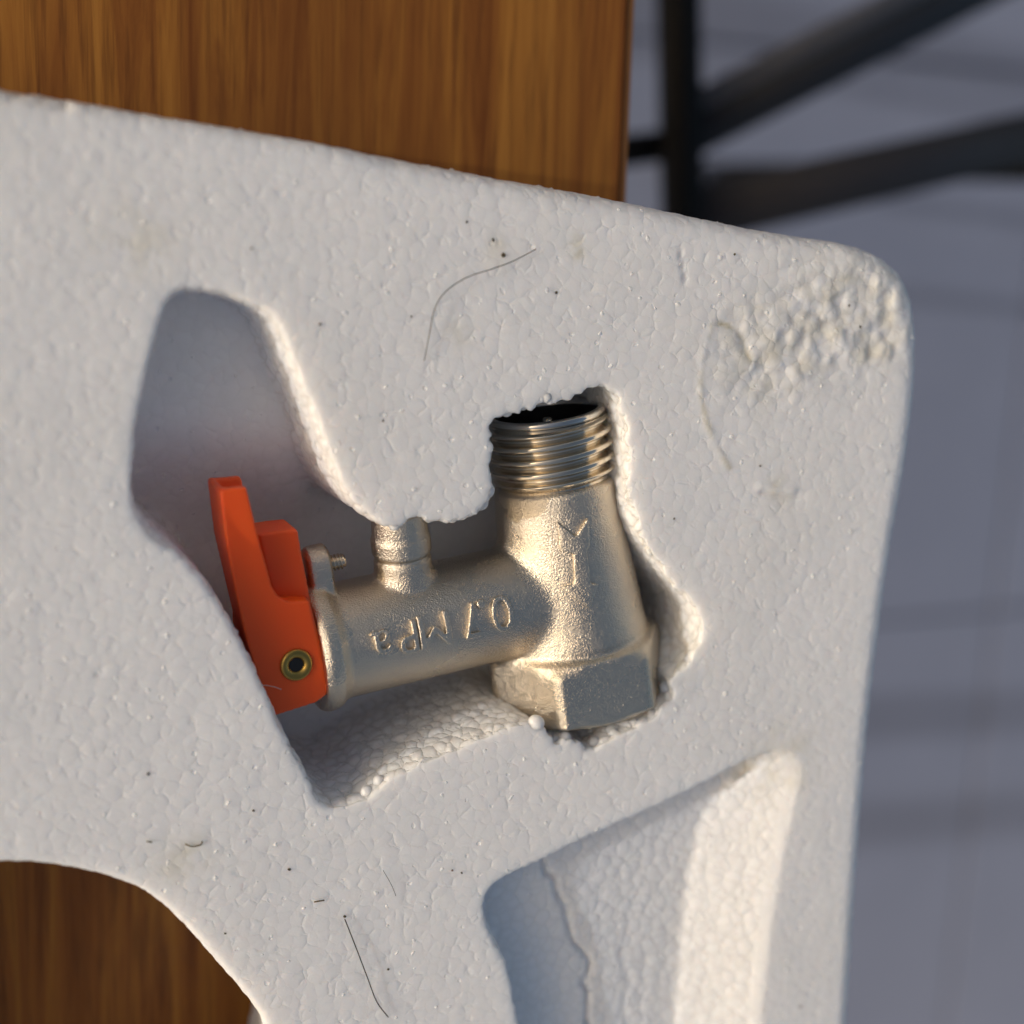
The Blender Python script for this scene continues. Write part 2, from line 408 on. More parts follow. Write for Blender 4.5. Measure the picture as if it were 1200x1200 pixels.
hole1 = [(205, 341), (228, 336), (258, 341), (288, 350), (316, 364), (333, 392), (350, 435), (370, 482), (388, 532), (405, 570), (424, 596), (446, 612), (464, 617),
         (476, 612), (484, 604), (495, 601), (506, 609), (520, 607), (540, 604), (560, 596), (573, 585), (577, 566), (575, 545), (573, 522), (571, 500), (580, 489),
         (605, 481), (635, 472), (664, 465), (684, 455), (704, 450), (720, 459), (731, 480), (738, 510), (740, 560), (745, 605), (764, 642), (788, 676),
         (812, 703), (822, 728), (819, 760), (806, 782), (788, 797), (792, 812), (778, 832), (752, 850), (718, 866), (692, 880), (678, 874), (664, 868), (652, 874), (640, 860),
         (622, 851), (600, 854), (560, 868), (520, 884), (480, 902), (452, 918), (432, 936), (408, 943), (386, 946), (372, 938), (356, 905), (330, 858), (300, 790),
         (266, 726), (236, 680), (206, 650), (176, 628), (157, 598), (152, 565), (155, 515), (163, 465), (173, 418), (184, 380), (193, 354)]
hole2 = [(572, 1044), (590, 1028), (640, 1004), (700, 975), (760, 948), (820, 919), (876, 890), (905, 879), (927, 884), (938, 903), (929, 945), (917, 1000), (907, 1060), (899, 1120),
         (890, 1200), (878, 1350), (800, 1375), (660, 1370), (632, 1300), (608, 1205), (594, 1135), (574, 1095), (566, 1066)]
foot2 = {8: (838, 930), 9: (815, 968), 10: (806, 1005), 11: (800, 1042), 12: (795, 1090), 13: (790, 1140), 14: (784, 1212), 15: (776, 1340), 16: (768, 1362), 17: (665, 1360), 7: (868, 905)}
D1, D2, BZ = 27.0, 6.2, TZ
o_out = spline(pz(outer), 1.2)
h1 = spline(pz(hole1), .7)
# beads stand out along the broken rim of the valve's hollow
def scallop(p, amp, size, lo):
    out = p.copy(); q = offset(p, 1.0) - p
    s = np.concatenate([[0], np.cumsum(np.linalg.norm(np.diff(p, axis=0), axis=1))]); x = 0; i = 0
    wave = np.zeros(len(p)); cuts = [0]
    while cuts[-1] < s[-1]: cuts.append(cuts[-1] + size * random.uniform(.6, 1.35))
    cuts = np.array(cuts); k = np.searchsorted(cuts, s, side='right') - 1
    u = (s - cuts[k]) / (cuts[np.minimum(k + 1, len(cuts) - 1)] - cuts[k] + 1e-9)
    hgt = np.array([random.uniform(.3, 1.3) for _ in cuts])[k]
    wave = np.sqrt(np.clip(1 - (2 * u - 1) ** 2, 0, 1)) * hgt * amp
    return p + q * (wave * lo)[:, None]
cx, cy = P(660, 700, 0).x, P(660, 700, 0).y
wr = np.clip((h1[:, 0] - P(440, 600).x) / 8, .12, 1.0)
h1s = scallop(h1, 1.0, 2.2, wr) - (offset(h1, 1.0) - h1) * (.35 * wr)[:, None]
def xyz(p, z): return np.column_stack([p, np.full(len(p), z)])
draft1 = np.full(len(h1), 1.6)
# the walls beside the neck are cut straight
kn = np.exp(-((h1[:, 0] - P(650, 465).x) ** 2 + (h1[:, 1] - P(650, 465).y) ** 2) / 11 ** 2)     # hollowed out behind the mouth of the neck
cut1 = loft([xyz(h1s, 3), xyz(h1s, 0), xyz(offset(h1, .4 - kn * 1.2), -3), xyz(offset(h1, .6 - kn * 5), -9), xyz(offset(h1, .9 - kn * 6.5), -D1 + 2), xyz(offset(h1, 1.6 - kn * 6.5), -D1)])
rim2 = pz(hole2); ft2 = offset(rim2, .8)
for k, q in foot2.items(): ft2[k] = pz([q], -D2)[0]
n2 = 14
def dense(c, n):     # same number of samples on both outlines
    out = []; m = len(c)
    for i in range(m):
        a, b, cc, d = c[i - 1], c[i], c[(i + 1) % m], c[(i + 2) % m]
        for k in range(n):
            t = k / n
            out.append(.5 * (2 * b + (cc - a) * t + (2 * a - 5 * b + 4 * cc - d) * t * t + (3 * b - a - 3 * cc + d) * t ** 3))
    return np.array(out)
r2, f2 = dense(rim2, n2), dense(ft2, n2)
cut2 = loft([xyz(r2, 3), xyz(r2, 0), xyz(r2 * .12 + f2 * .88, -D2 + .8), xyz(r2 * .05 + f2 * .95, -D2)])
base = loft([xyz(offset(o_out, 3.2), 0), xyz(offset(o_out, 1.5), -.5), xyz(offset(o_out, .5), -1.6), xyz(o_out, -3.4), xyz(offset(o_out, -1.5), BZ + .4), xyz(offset(o_out, -.5), BZ)])
def tmpobj(vf):
    me = bpy.data.meshes.new('tmp'); me.from_pydata([tuple(x) for x in vf[0]], [], vf[1])
    bm = bmesh.new(); bm.from_mesh(me); bmesh.ops.recalc_face_normals(bm, faces=bm.faces); bm.to_mesh(me); bm.free()
    o = bpy.data.objects.new('tmp', me); col.objects.link(o); return o
rim3 = spline(pz(hole3), 1.0)
cut3 = loft([xyz(offset(rim3, -1.2), 3), xyz(offset(rim3, -.8), .5), xyz(offset(rim3, -.2), -.4), xyz(rim3, -1.2), xyz(offset(rim3, -10.0), BZ - 3)])
ob, oc1, oc2, oc3 = tmpobj(base), tmpobj(cut1), tmpobj(cut2), tmpobj(cut3)
for c in (oc1, oc2, oc3):
    md = ob.modifiers.new('b', 'BOOLEAN'); md.operation = 'DIFFERENCE'; md.object = c; md.solver = 'EXACT'
md = ob.modifiers.new('r', 'REMESH'); md.mode = 'VOXEL'; md.voxel_size = .5
rm = evaluated(ob)
for o in (ob, oc1, oc2, oc3): bpy.data.objects.remove(o)
v = np.empty(len(rm.vertices) * 3); rm.vertices.foreach_get('co', v); v = v.reshape(-1, 3)
lt = np.empty(len(rm.polygons), dtype=np.int32); rm.polygons.foreach_get('loop_total', lt)
li = np.empty(len(rm.loops), dtype=np.int32); rm.loops.foreach_get('vertex_index', li)
assert (lt == 4).all(), 'non quads'
f = li.reshape(-1, 4)
v = smooth_np(v, f, 2)
print('foam verts', len(v))
def sst(x): x = np.clip(x, 0, 1); return x * x * (3 - 2 * x)
_k = sst((v[:, 1] - P(240, 660, -20).y) / (P(240, 470, -20).y - P(240, 660, -20).y)) * sst((P(455, 560).x - v[:, 0]) / 8) * (v[:, 0] > P(90, 500).x) * (v[:, 2] > -30)
v[:, 2] *= 1 - .40 * _k                           # the hollow is shallower at its upper end

X, Y, Z = v[:, 0], v[:, 1], v[:, 2]
top = np.clip((Z + 2.0) / 1.5, 0, 1)
def gauss(px, py, r): c = P(px, py); return np.exp(-((X - c.x) ** 2 + (Y - c.y) ** 2) / (r * r))
def polyd(pts):
    c = [P(*p) for p in pts]; best = np.full(len(v), 1e9)
    for a, b in zip(c[:-1], c[1:]):
        d = np.array([b.x - a.x, b.y - a.y]); L2 = d @ d
        t = np.clip(((X - a.x) * d[0] + (Y - a.y) * d[1]) / L2, 0, 1)
        best = np.minimum(best, np.hypot(X - a.x - t * d[0], Y - a.y - t * d[1]))
    return best
def cellnoise(px_mm, seed):
    """dome-shaped lumps: 3D jittered points, nearest distance"""
    g = np.floor(v / px_mm).astype(int); best = np.full(len(v), 9.0); val = np.zeros(len(v))
    for dx in (-1, 0, 1):
        for dy in (-1, 0, 1):
            for dz in (-1, 0, 1):
                c = g + np.array([dx, dy, dz])
                h = (c[:, 0] * 73856093 ^ c[:, 1] * 19349663 ^ c[:, 2] * 83492791 ^ seed)
                j = np.stack([((h * k) % 1009) / 1009.0 for k in (7919, 104729, 15485863)], 1)
                d = np.linalg.norm(v / px_mm - (c + j), axis=1)
                m = d < best; best = np.where(m, d, best); val = np.where(m, ((h * 31) % 997) / 997.0, val)
    return best, val
d3, r3 = cellnoise(2.6, 12345)
lump = (1 - np.clip(d3, 0, 1) ** 2)
dmg = top * .8 * np.clip(gauss(880, 400, 7) * .9 + gauss(960, 370, 9) + gauss(1020, 350, 8) + gauss(1030, 400, 5) + gauss(930, 430, 4) * .6 + gauss(895, 440, 5) * .7, 0, 1)
d1_, r1_ = cellnoise(1.5, 777); d6_, r6_ = cellnoise(6.0, 4242)
dz = dmg * ((r3 > .62) * lump * .34 - (r3 < .25) * lump * .38 + (r1_ > .75) * (1 - np.clip(d1_, 0, 1) ** 2) * .22 - .22 * (1 - np.clip(d6_, 0, 1)) * (r6_ - .3) * 2 + .2 * np.sin(X * .37 + 1) * np.sin(Y * .41))
dz += top * (.17 + .08 * np.sin(Y * 1.1)) * np.exp(-(polyd([(833, 383), (822, 420), (820, 455), (826, 490), (838, 520), (854, 548)]) / .45) ** 2)
arc_in = top * np.exp(-(polyd([(842, 378), (862, 385), (873, 402), (880, 425)]) / .4) ** 2); dz -= arc_in * .3
dz += top * .35 * np.exp(-(polyd([(890, 570), (905, 574), (930, 577)]) / .6) ** 2)
dz -= top * .4 * np.exp(-(polyd([(893, 576), (910, 580), (935, 581)]) / .5) ** 2)
dz -= top * .5 * np.exp(-(polyd([(796, 292), (799, 310), (803, 332)]) / .22) ** 2)
dz -= top * .6 * np.exp(-(polyd([(640, 862), (660, 885), (686, 884), (704, 872), (735, 862)]) / .9) ** 2) * 0
# crack in the floor of the empty hollow
crk = polyd([(636, 1010), (640, 1025), (652, 1032), (654, 1050), (664, 1066), (668, 1090), (674, 1110), (690, 1124), (694, 1142), (682, 1152), (690, 1166), (688, 1185), (692, 1210), (684, 1240)][:0] or
            [(0, 0), (1, 1)])
def pcr(pts, z):
    best = np.full(len(v), 1e9); c = [P(x, y, z) for x, y in pts]
    for a, b in zip(c[:-1], c[1:]):
        d = np.array([b.x - a.x, b.y - a.y]); t = np.clip(((X - a.x) * d[0] + (Y - a.y) * d[1]) / (d @ d), 0, 1)
        best = np.minimum(best, np.hypot(X - a.x - t * d[0], Y - a.y - t * d[1]))
    return best
crkp = [(636, 1008), (640, 1024), (650, 1030), (653, 1048), (663, 1064), (667, 1088), (673, 1106), (689, 1122), (692, 1138), (683, 1150), (690, 1166), (687, 1186), (691, 1210), (684, 1240)]
flat2 = np.clip((-Z - D2 + 2.5) / 1.5, 0, 1) * (Z > -D2 - 1) * (X > P(560, 1050).x)
dz -= flat2 * .9 * np.exp(-(pcr(crkp, -D2) / .45) ** 2)
# floor lines between fused beads next to the crack
dz -= flat2 * .25 * np.exp(-(pcr([(735, 1090), (728, 1120), (738, 1150), (730, 1180), (736, 1210)], -D2) / .4) ** 2)
v = v.copy(); v[:, 2] += dz
# wider, beadier rims and walls
rimd = np.full(len(v), 0.0)
wall = 1 - np.clip((np.abs(vnormals(v, f)[:, 2]) - .5) / .4, 0, 1)
nearrim = np.exp(-((X - P(660, 660).x) ** 2 + (Y - P(660, 660).y) ** 2) / 24 ** 2)
inner = (Z > -D1 - 1) & (Z < -.3)
rimk = np.exp(-((Z + .5) / 1.2) ** 2) * wall
nv = vnormals(v, f)
amp = rimk * nearrim * 1.0 + wall * .10
v += nv * ((lump - .45) * amp)[:, None]
outedge = (Y > P(600, 225).y - 4 - (X - P(600, 225).x) * .2) | (X > P(1030, 700).x) | ((X < P(330, 1200).x) & (Y < P(300, 1000).y + 4))
wall = wall * np.where(outedge, .22, 1.0)
in2 = (Z < -.8) & (Z > -D2 - 2) & (X > P(560, 1050).x) & (X < P(960, 950).x) & (Y < P(700, 870).y)
rough = np.clip(wall * .38 + in2 * .15 + rimk * nearrim * .8 + dmg * .12, 0, 1)
stain = np.clip(dmg * .6 + gauss(675, 290, 1.6) * 1.2 + gauss(915, 895, 7) * .5 + gauss(205, 1010, 4) * .35 + gauss(228, 1000, 3) * .3 + gauss(150, 280, 6) * .22 + gauss(180, 290, 5) * .16
                + gauss(585, 290, 2.2) * .5 + gauss(540, 390, 2.5) * .4 + top * .8 * np.exp(-(polyd([(833, 383), (822, 420), (820, 455), (826, 490), (838, 520), (854, 548)]) / .5) ** 2)
                + arc_in * .8 + gauss(915, 577, 2.5) * .7 + gauss(800, 775, 6) * .35, 0, 1)
foam = npmesh('foam_packing_block', v, f, FOAM)
for nm, arr in (('rough', rough), ('stain', stain)):
    a = foam.data.attributes.new(nm, 'FLOAT', 'POINT'); a.data.foreach_set('value', arr.astype(np.float32))
tag(foam, 'white expanded polystyrene packing block with hollows moulded for the valve', 'foam block')

# single beads that stand loose along the broken rim
ico = bmesh.new(); bmesh.ops.create_icosphere(ico, subdivisions=3, radius=1)
bead_me = bpy.data.meshes.new('bead'); ico.to_mesh(bead_me); ico.free(); bead_me.materials.append(FOAM); bead_me.shade_smooth()
beads = [(631, 849, 10, .4), (642, 466, 7, .2), (650, 462, 9, -.3), (572, 576, 10, -.2), (566, 590, 9, -.6), (550, 598, 8, -.5), (532, 604, 9, -1.4), (521, 600, 8, -.6),
         (615, 474, 8, -.4), (596, 482, 7, -.4), (664, 461, 7, -.2), (801, 790, 9, -.4), (795, 800, 7, -1), (812, 775, 9, -.5), (609, 853, 6, -.8),
         (664, 866, 8, -.8), (698, 872, 8, -1.2), (722, 862, 8, -1.0), (746, 850, 8, -1), (766, 838, 7, -1), (432, 930, 8, -.8), (455, 922, 8, -.8), (446, 918, 8, -1),
         (464, 616, 7, -.5), (505, 606, 7, -.5), (497, 412, 0, 0), (782, 806, 7, -1.5), (653, 870, 7, -1.2), (738, 474, 8, -.4), (722, 455, 8, -.3)]
for (x, y, r, z) in beads:
    if not r: continue
    o = bpy.data.objects.new('bead', bead_me); p = P(x, y, z); rr = r / 7.4
    o.location = (p - Vector((0, 0, rr * .65))) * S; o.scale = (rr * S * random.uniform(.9, 1.1), rr * S * random.uniform(.9, 1.1), rr * S * .9)
    o.rotation_euler = (0, 0, random.uniform(0, 6)); link(o, foam)

# ---------------------------------------------------------------- safety valve
ZC = -12.7
T0, T1 = P(640, 480, ZC), P(681, 816, ZC)
ax = (T1 - T0).normalized(); LEN = (T1 - T0).length
B0 = P(560, 713, ZC); B1 = P(412, 747, ZC)
bx = (B1 - B0).normalized()
# meeting point of the two axes
den = ax.x * bx.y - ax.y * bx.x
tt = ((B0.x - T0.x) * bx.y - (B0.y - T0.y) * bx.x) / den
J = T0 + ax * tt
B1L = (P(362, 766, ZC) - J).length
print('LEN', LEN, 'join', tt, 'branch', B1L, 'angle', math.degrees(ax.angle(bx)))
VR, BR = 10.75, 9.3
valve = empty('safety_valve', Vector((J.x, J.y, -D1)))
tag(valve, 'nickel pressure relief valve with orange lever lying in the foam hollow', 'valve')
TH = 11.8
hexa, hexs, hext = frame(ax)
def hexring(d, r, rot, rnd=None, n=96):
    out = []
    for k in range(n):
        th = 2 * math.pi * k / n; lo = (th - rot) % (math.pi / 3) - math.pi / 6
        hx = r * math.cos(math.pi / 6) / math.cos(lo)
        if rnd: hx = min(hx, rnd)
        c = T0 + ax * d; q = c + hexs * (hx * math.cos(th)) + hext * (hx * math.sin(th)); out.append(q)
    return np.array(out)
HR = 15.9; HX0 = LEN - 12.0
# frame s direction: up x axis; find the roll that puts a corner just left of the line of sight
vd = (CAM - (T0 + ax * (LEN - 5))).normalized(); va = math.atan2(vd.dot(hext), vd.dot(hexs))
side = 1 if (hexs.dot(RIGHT) > 0) else -1
ROTH = va + side * R(12)
hexp = loft([hexring(HX0 - .6, 12.8, ROTH, 11.9), hexring(HX0 + .7, HR, ROTH, 14.2), hexring(HX0 + 2.2, HR, ROTH, 15.6), hexring(LEN - 1.0, HR, ROTH, 15.7), hexring(LEN, HR, ROTH, 13.6), hexring(LEN - .01, HR * .9, ROTH, 11.0)])
trunk = lathe(T0, ax, [(TH - 1, 7), (TH, 9.7), (TH + .6, 10.25), (20, 10.7), (28, 11.5), (35, 12.2), (HX0 - 1, 12.7), (HX0 + .6, 12.4), (LEN - 3, 12)])
branch = lathe(J, bx, [(0, BR), (B1L - 4.6, BR), (B1L - 3.8, BR + .45), (B1L - 2.8, BR + 1.25), (B1L - 1.0, BR + 1.4), (B1L - .5, BR + 1.1), (B1L, BR + .9)])
# ear with the screw on the flange
ba, bs, bt = frame(bx)
ear_dir = (P(365, 640, ZC) - P(385, 720, ZC)); ear_dir -= bx * ear_dir.dot(bx); ear_dir.normalize()
earn = bx.cross(ear_dir).normalized()
def earp(d0, d1):
    pts = []
    for k in range(24):
        a = 2 * math.pi * k / 24
        pts.append((math.cos(a) * 3.0, math.sin(a) * 3.0))
    rings = []
    for d, g in ((d0, .72), (d0 + .6, 1.0), (d1 - .6, 1.0), (d1, .72)):
        c = J + bx * d
        lst = []
        for (a, b) in pts:
            u = a * g; w_ = b * g
            hgt = 13.4 + w_ if b >= 0 else 4 + w_
            lst.append(c + earn * u * (1.0 if b >= 0 else 1.35) + ear_dir * hgt)
        rings.append(np.array(lst))
    return loft(rings)
ear = earp(B1L - 5.2, B1L - 1.1)
# drain spout towards the top of the picture
SP = J + bx * ((P(474, 690, ZC) - J).dot(bx))
sp_dir = (P(466, 612, ZC + 2) - SP); sp_dir -= bx * sp_dir.dot(bx) * .5; sp_dir.normalize()
spout = lathe(SP, sp_dir, [(0, 5.2), (9, 5.0), (10.0, 4.7), (11.9, 4.65), (12.2, 4.2), (12.7, 4.2), (13.0, 4.8), (15.6, 4.8), (16.2, 4.5), (20, 4.4)], 48)
bv_, bf_ = remesh(*join(trunk, hexp, branch, ear, spout), .28)
d_main = np.linalg.norm(np.cross(bv_ - np.array(T0), np.array(ax)), axis=1); a_main = (bv_ - np.array(T0)) @ np.array(ax)
d_br = np.linalg.norm(np.cross(bv_ - np.array(J), np.array(bx)), axis=1); a_br = (bv_ - np.array(J)) @ np.array(bx)
d_sp = np.linalg.norm(np.cross(bv_ - np.array(SP), np.array(sp_dir)), axis=1); a_sp = (bv_ - np.array(SP)) @ np.array(sp_dir)
bv_ = smooth_np(bv_, bf_, 2)
wj = np.exp(-((d_main - 11.8) / 2.6) ** 2) * np.exp(-((d_br - BR) / 2.2) ** 2) * (a_br > 0)
wj = np.clip(wj * 1.6, 0, 1)
bv_ = smooth_np(bv_, bf_, 70, wj)
ws = np.clip(np.exp(-((d_br - BR) / 1.3) ** 2) * np.exp(-((d_sp - 4.8) / 1.4) ** 2) * (a_sp > 0) * 1.5, 0, 1)
bv_ = smooth_np(bv_, bf_, 14, ws)
we = np.exp(-((a_br - B1L + 2) / 2.5) ** 2) * .6
bv_ = smooth_np(bv_, bf_, 6, we)
bv_ = smooth_np(bv_, bf_, 5, np.clip(1 - np.abs(a_main - HX0) / 3, 0, 1) * (d_main > 9) * .9)
bn = vnormals(bv_, bf_)
fc = bv_[bf_].mean(1)
fa = (fc - np.array(T0)) @ np.array(ax); fdm = np.linalg.norm(np.cross(fc - np.array(T0), np.array(ax)), axis=1)
fb = (fc - np.array(J)) @ np.array(bx); fdb = np.linalg.norm(np.cross(fc - np.array(J), np.array(bx)), axis=1)
fs = (fc - np.array(SP)) @ np.array(sp_dir); fds = np.linalg.norm(np.cross(fc - np.array(SP), np.array(sp_dir)), axis=1)
is_hex = (fa > HX0 - .2) & (fdm < 16) & (fb < 16)
is_sp = (fs > BR + .6) & (fds < 6)
is_fl = (fb > B1L - 4.6)
is_ear = is_fl & (((fc - np.array(J)) @ np.array(ear_dir)) > BR + 1.2)
def piece(name, mask, mt, parent):
    q = bf_[mask]; u, inv = np.unique(q, return_inverse=True)
    return npmesh(name, bv_[u], inv.reshape(-1, 4), mt, parent, bn[u])
piece('body', ~is_hex & ~is_sp & ~is_fl, NICKEL, valve)
piece('hex_collar', is_hex & ~is_sp & ~is_fl, NICKEL, valve)
piece('drain_spout', is_sp & ~is_hex, NICKEL, valve)
flange = piece('flange', is_fl & ~is_ear, NICKEL, valve)
piece('screw_lug', is_ear, NICKEL, flange)

# threaded neck: helical ridge profile
def threaded(o, axis, r0, r1, z0, z1, pitch, n=160, per=16, phase=0):
    a, s, t = frame(axis); m = int((z1 - z0) / pitch * per) + 1
    zz = np.linspace(z0, z1, m); th = np.linspace(0, 2 * math.pi, n, endpoint=False)
    ZZ, TT = np.meshgrid(zz, th, indexing='ij')
    ph = ((ZZ / pitch - TT / (2 * math.pi) + phase) % 1.0)
    tri = 1 - np.abs(2 * ph - 1)                         # 0..1..0
    prof = np.clip((tri - .12) / .66, 0, 1); prof = prof * prof * (3 - 2 * prof)
    fade = np.clip((z1 - ZZ) / (pitch * .9), 0, 1) * np.clip((ZZ - z0 + .15) / (pitch * .4), 0, 1)
    RR = r0 + (r1 - r0) * prof * fade
    A, Sx, Tx, O = map(np.array, (a, s, t, o))
    p = O + ZZ[..., None] * A + RR[..., None] * (np.cos(TT)[..., None] * Sx + np.sin(TT)[..., None] * Tx)
    idx = np.arange(m * n).reshape(m, n); i1 = np.roll(idx, -1, 1)
    q = np.stack([idx[:-1], i1[:-1], i1[1:], idx[1:]], -1).reshape(-1, 4)
    return p.reshape(-1, 3), q
pv, pq = threaded(T0, ax, 9.3, VR, 1.25, TH + .25, 2.2)
neck = npmesh('threaded_neck', pv, pq, NICKEL_FINE, valve)
rimv, rimf = lathe(T0, ax, [(TH, 9.35), (1.25, 9.36), (.95, 9.75), (.25, 9.8), (0, 9.45), (0, 8.75), (.3, 8.45), (1.0, 8.35)], 128, cap=False)
meshobj('neck_rim', rimv, [q for q in rimf if q[0] >= 128], NICKEL_POL, valve)
v_, f_ = lathe(T0, ax, [(1.0, 8.35), (6, 8.3), (9.5, 8.3), (9.6, 6.0)], 96, cap=False)
meshobj('bore_liner', v_, f_, DARK, valve)
v_, f_ = lathe(T0, ax, [(3.2, 0.01), (3.2, 5.6), (3.5, 6.2), (4.5, 6.4), (5.4, 7.9), (9.4, 8.2)], 64, cap=False)
seat = meshobj('check_disc', v_, f_, DARK, valve)
v_, f_ = lathe(T0, ax, [(1.3, 0.01), (1.35, .6), (1.7, .85), (3.3, .85)], 24, cap=False)
meshobj('disc_pin', v_, f_, NICKEL_FINE, seat)
# screw through the lug, its threaded end pointing right
sc0 = J + bx * (B1L - 5.4) + ear_dir * 12.9
pv, pq = threaded(sc0, -bx, 1.0, 1.3, -.6, 2.3, .58, 48, 10)
scr = npmesh('screw', pv, pq, NICKEL_FINE, valve)
v_, f_ = lathe(sc0, -bx, [(2.2, 1.05), (2.35, .8), (2.36, 0.01)], 32, cap=False)
meshobj('screw_tip', v_, f_, NICKEL_FINE, scr)

# raised casting marks, bent round their cylinder
def bend(flat_v, o, axis, r_of, ang0, d0, flip=1):
    """flat_v: x along the axis from d0, y along the arc, z outwards"""
    a, s, t = (np.array(q) for q in frame(axis)); o = np.array(o)
    d = d0 + flat_v[:, 0]; r = np.array([r_of(x) for x in d]); th = ang0 + flip * flat_v[:, 1] / r; rr = r + flat_v[:, 2]
    return o + d[:, None] * a + rr[:, None] * (np.cos(th)[:, None] * s + np.sin(th)[:, None] * t)
def oncyl(px, py, o, axis, r):
    """pixel -> (distance along the axis, angle) on a cylinder"""
    a, s, t = frame(axis); d = ray(px, py); w0 = CAM - o
    dp = d - a * d.dot(a); wp = w0 - a * w0.dot(a)
    A = dp.dot(dp); B = 2 * dp.dot(wp); C = wp.dot(wp) - r * r; k = (-B - math.sqrt(B * B - 4 * A * C)) / (2 * A)
    p = CAM + d * k - o
    return p.dot(a), math.atan2(p.dot(t), p.dot(s))
def glyph(ch, size):
    cu = bpy.data.curves.new('tmp', 'FONT'); cu.body = ch; cu.size = size; cu.extrude = .55; cu.offset = .07; cu.bevel_depth = .0
    cu.align_x = 'CENTER'; cu.align_y = 'CENTER'; cu.resolution_u = 6
    o = bpy.data.objects.new('tmp', cu); col.objects.link(o); me = evaluated(o); bpy.data.objects.remove(o)
    vv = np.array([q.co[:] for q in me.vertices]); ff = [tuple(p.vertices) for p in me.polygons]
    # weld the extruded shell
    m2 = bpy.data.meshes.new('t2'); m2.from_pydata([tuple(q) for q in vv], [], ff); bm = bmesh.new(); bm.from_mesh(m2)
    bmesh.ops.remove_doubles(bm, verts=bm.verts, dist=1e-4)
    vv = np.array([q.co[:] for q in bm.verts]); bm.verts.index_update(); ff = [tuple(q.index for q in p.verts) for p in bm.faces]; bm.free()
    c = (vv.min(0) + vv.max(0)) / 2; vv[:, :2] -= c[:2]
    rv, rf = remesh(vv, ff, .13)
    return smooth_np(rv, rf, 6), rf
lv, lf, off = [], [], 0
ang_img = None
for chx, px, py, size, sx in (('0', 588, 719, 7.4, 1.0), ('.', 563, 708, 11, 1.0), ('7', 551, 727, 7.2, .72), ('M', 509, 738, 6.9, 1.08), ('P', 478, 747, 6.6, .95), ('a', 446, 752, 7.0, 1.0)):
    gv, gf = glyph(chx, size * 1.1)
    d, a = oncyl(px, py, J, bx, BR)
    # the word reads right to left and upside down in the picture: its own x runs along +bx
    fv = gv.copy(); fv[:, 0] *= sx; fv[:, 2] = fv[:, 2] * 1.3
    fv[:, 0] += fv[:, 1] * .0
    lv.append((fv, d, a)); lf.append(gf)
# arc direction that points down the picture on the near side
_, a1 = oncyl(500, 725, J, bx, BR); _, a2 = oncyl(504, 745, J, bx, BR)
sgn = 1 if ((a2 - a1 + math.pi) % (2 * math.pi) - math.pi) > 0 else -1
allv, allf, off = [], [], 0
for (fv, d, a), gf in zip(lv, lf):
    q = bend(fv, J, bx, lambda x: BR, a, d, sgn)
    if np.linalg.det(np.array([bx[:], (np.cross(np.array(bx), [0, 0, 1])).tolist(), [0, 0, 1]])) == 0: pass
    allv.append(q); allf.append(gf + off); off += len(q)
lo = npmesh('raised_lettering', np.concatenate(allv), np.concatenate(allf), NICKEL, valve)
bm = bmesh.new(); bm.from_mesh(lo.data); bmesh.ops.recalc_face_normals(bm, faces=bm.faces); bm.to_mesh(lo.data); bm.free(); lo.data.shade_smooth()
# arrow
def rmain(d): return float(np.interp(d, [TH + .6, 20, 28, 35], [10.25, 10.7, 11.5, 12.2]))
arrow = [(653, 611), (674, 628), (688, 606), (690, 640), (687, 643), (691, 683), (700, 684), (690, 713), (657, 687), (673, 684), (671, 648), (656, 645)]
ac = oncyl(672, 655, T0, ax, 11.1); fl2 = []
for (x, y) in arrow:
    d, a = oncyl(x, y, T0, ax, rmain(oncyl(x, y, T0, ax, 11)[0])); fl2.append((d - ac[0], ((a - ac[1] + math.pi) % (2 * math.pi) - math.pi) * rmain(d)))
fl2 = np.array(fl2)
av, af = loft([np.column_stack([fl2, np.full(len(fl2), -.55)]), np.column_stack([fl2, np.full(len(fl2), .52)])])
av, af = remesh(av, af, .16); av = smooth_np(av, af, 5)
q = bend(av, T0, ax, rmain, ac[1], ac[0], 1)
ao = npmesh('raised_arrow', q, af, NICKEL, valve)
bm = bmesh.new(); bm.from_mesh(ao.data); bmesh.ops.recalc_face_normals(bm, faces=bm.faces); bm.to_mesh(ao.data); bm.free(); ao.data.shade_smooth()

# ---------------------------------------------------------------- lever
LZ = -4.2
def plate(pts, z0, z1, zref=LZ, step=.5):
    p = np.array([[P(x, y, zref).x, P(x, y, zref).y] for x, y in pts])
    return loft([xyz(p, z0), xyz(p, z1)])
LH = 12.0                                        # width of the lever, down into the hollow
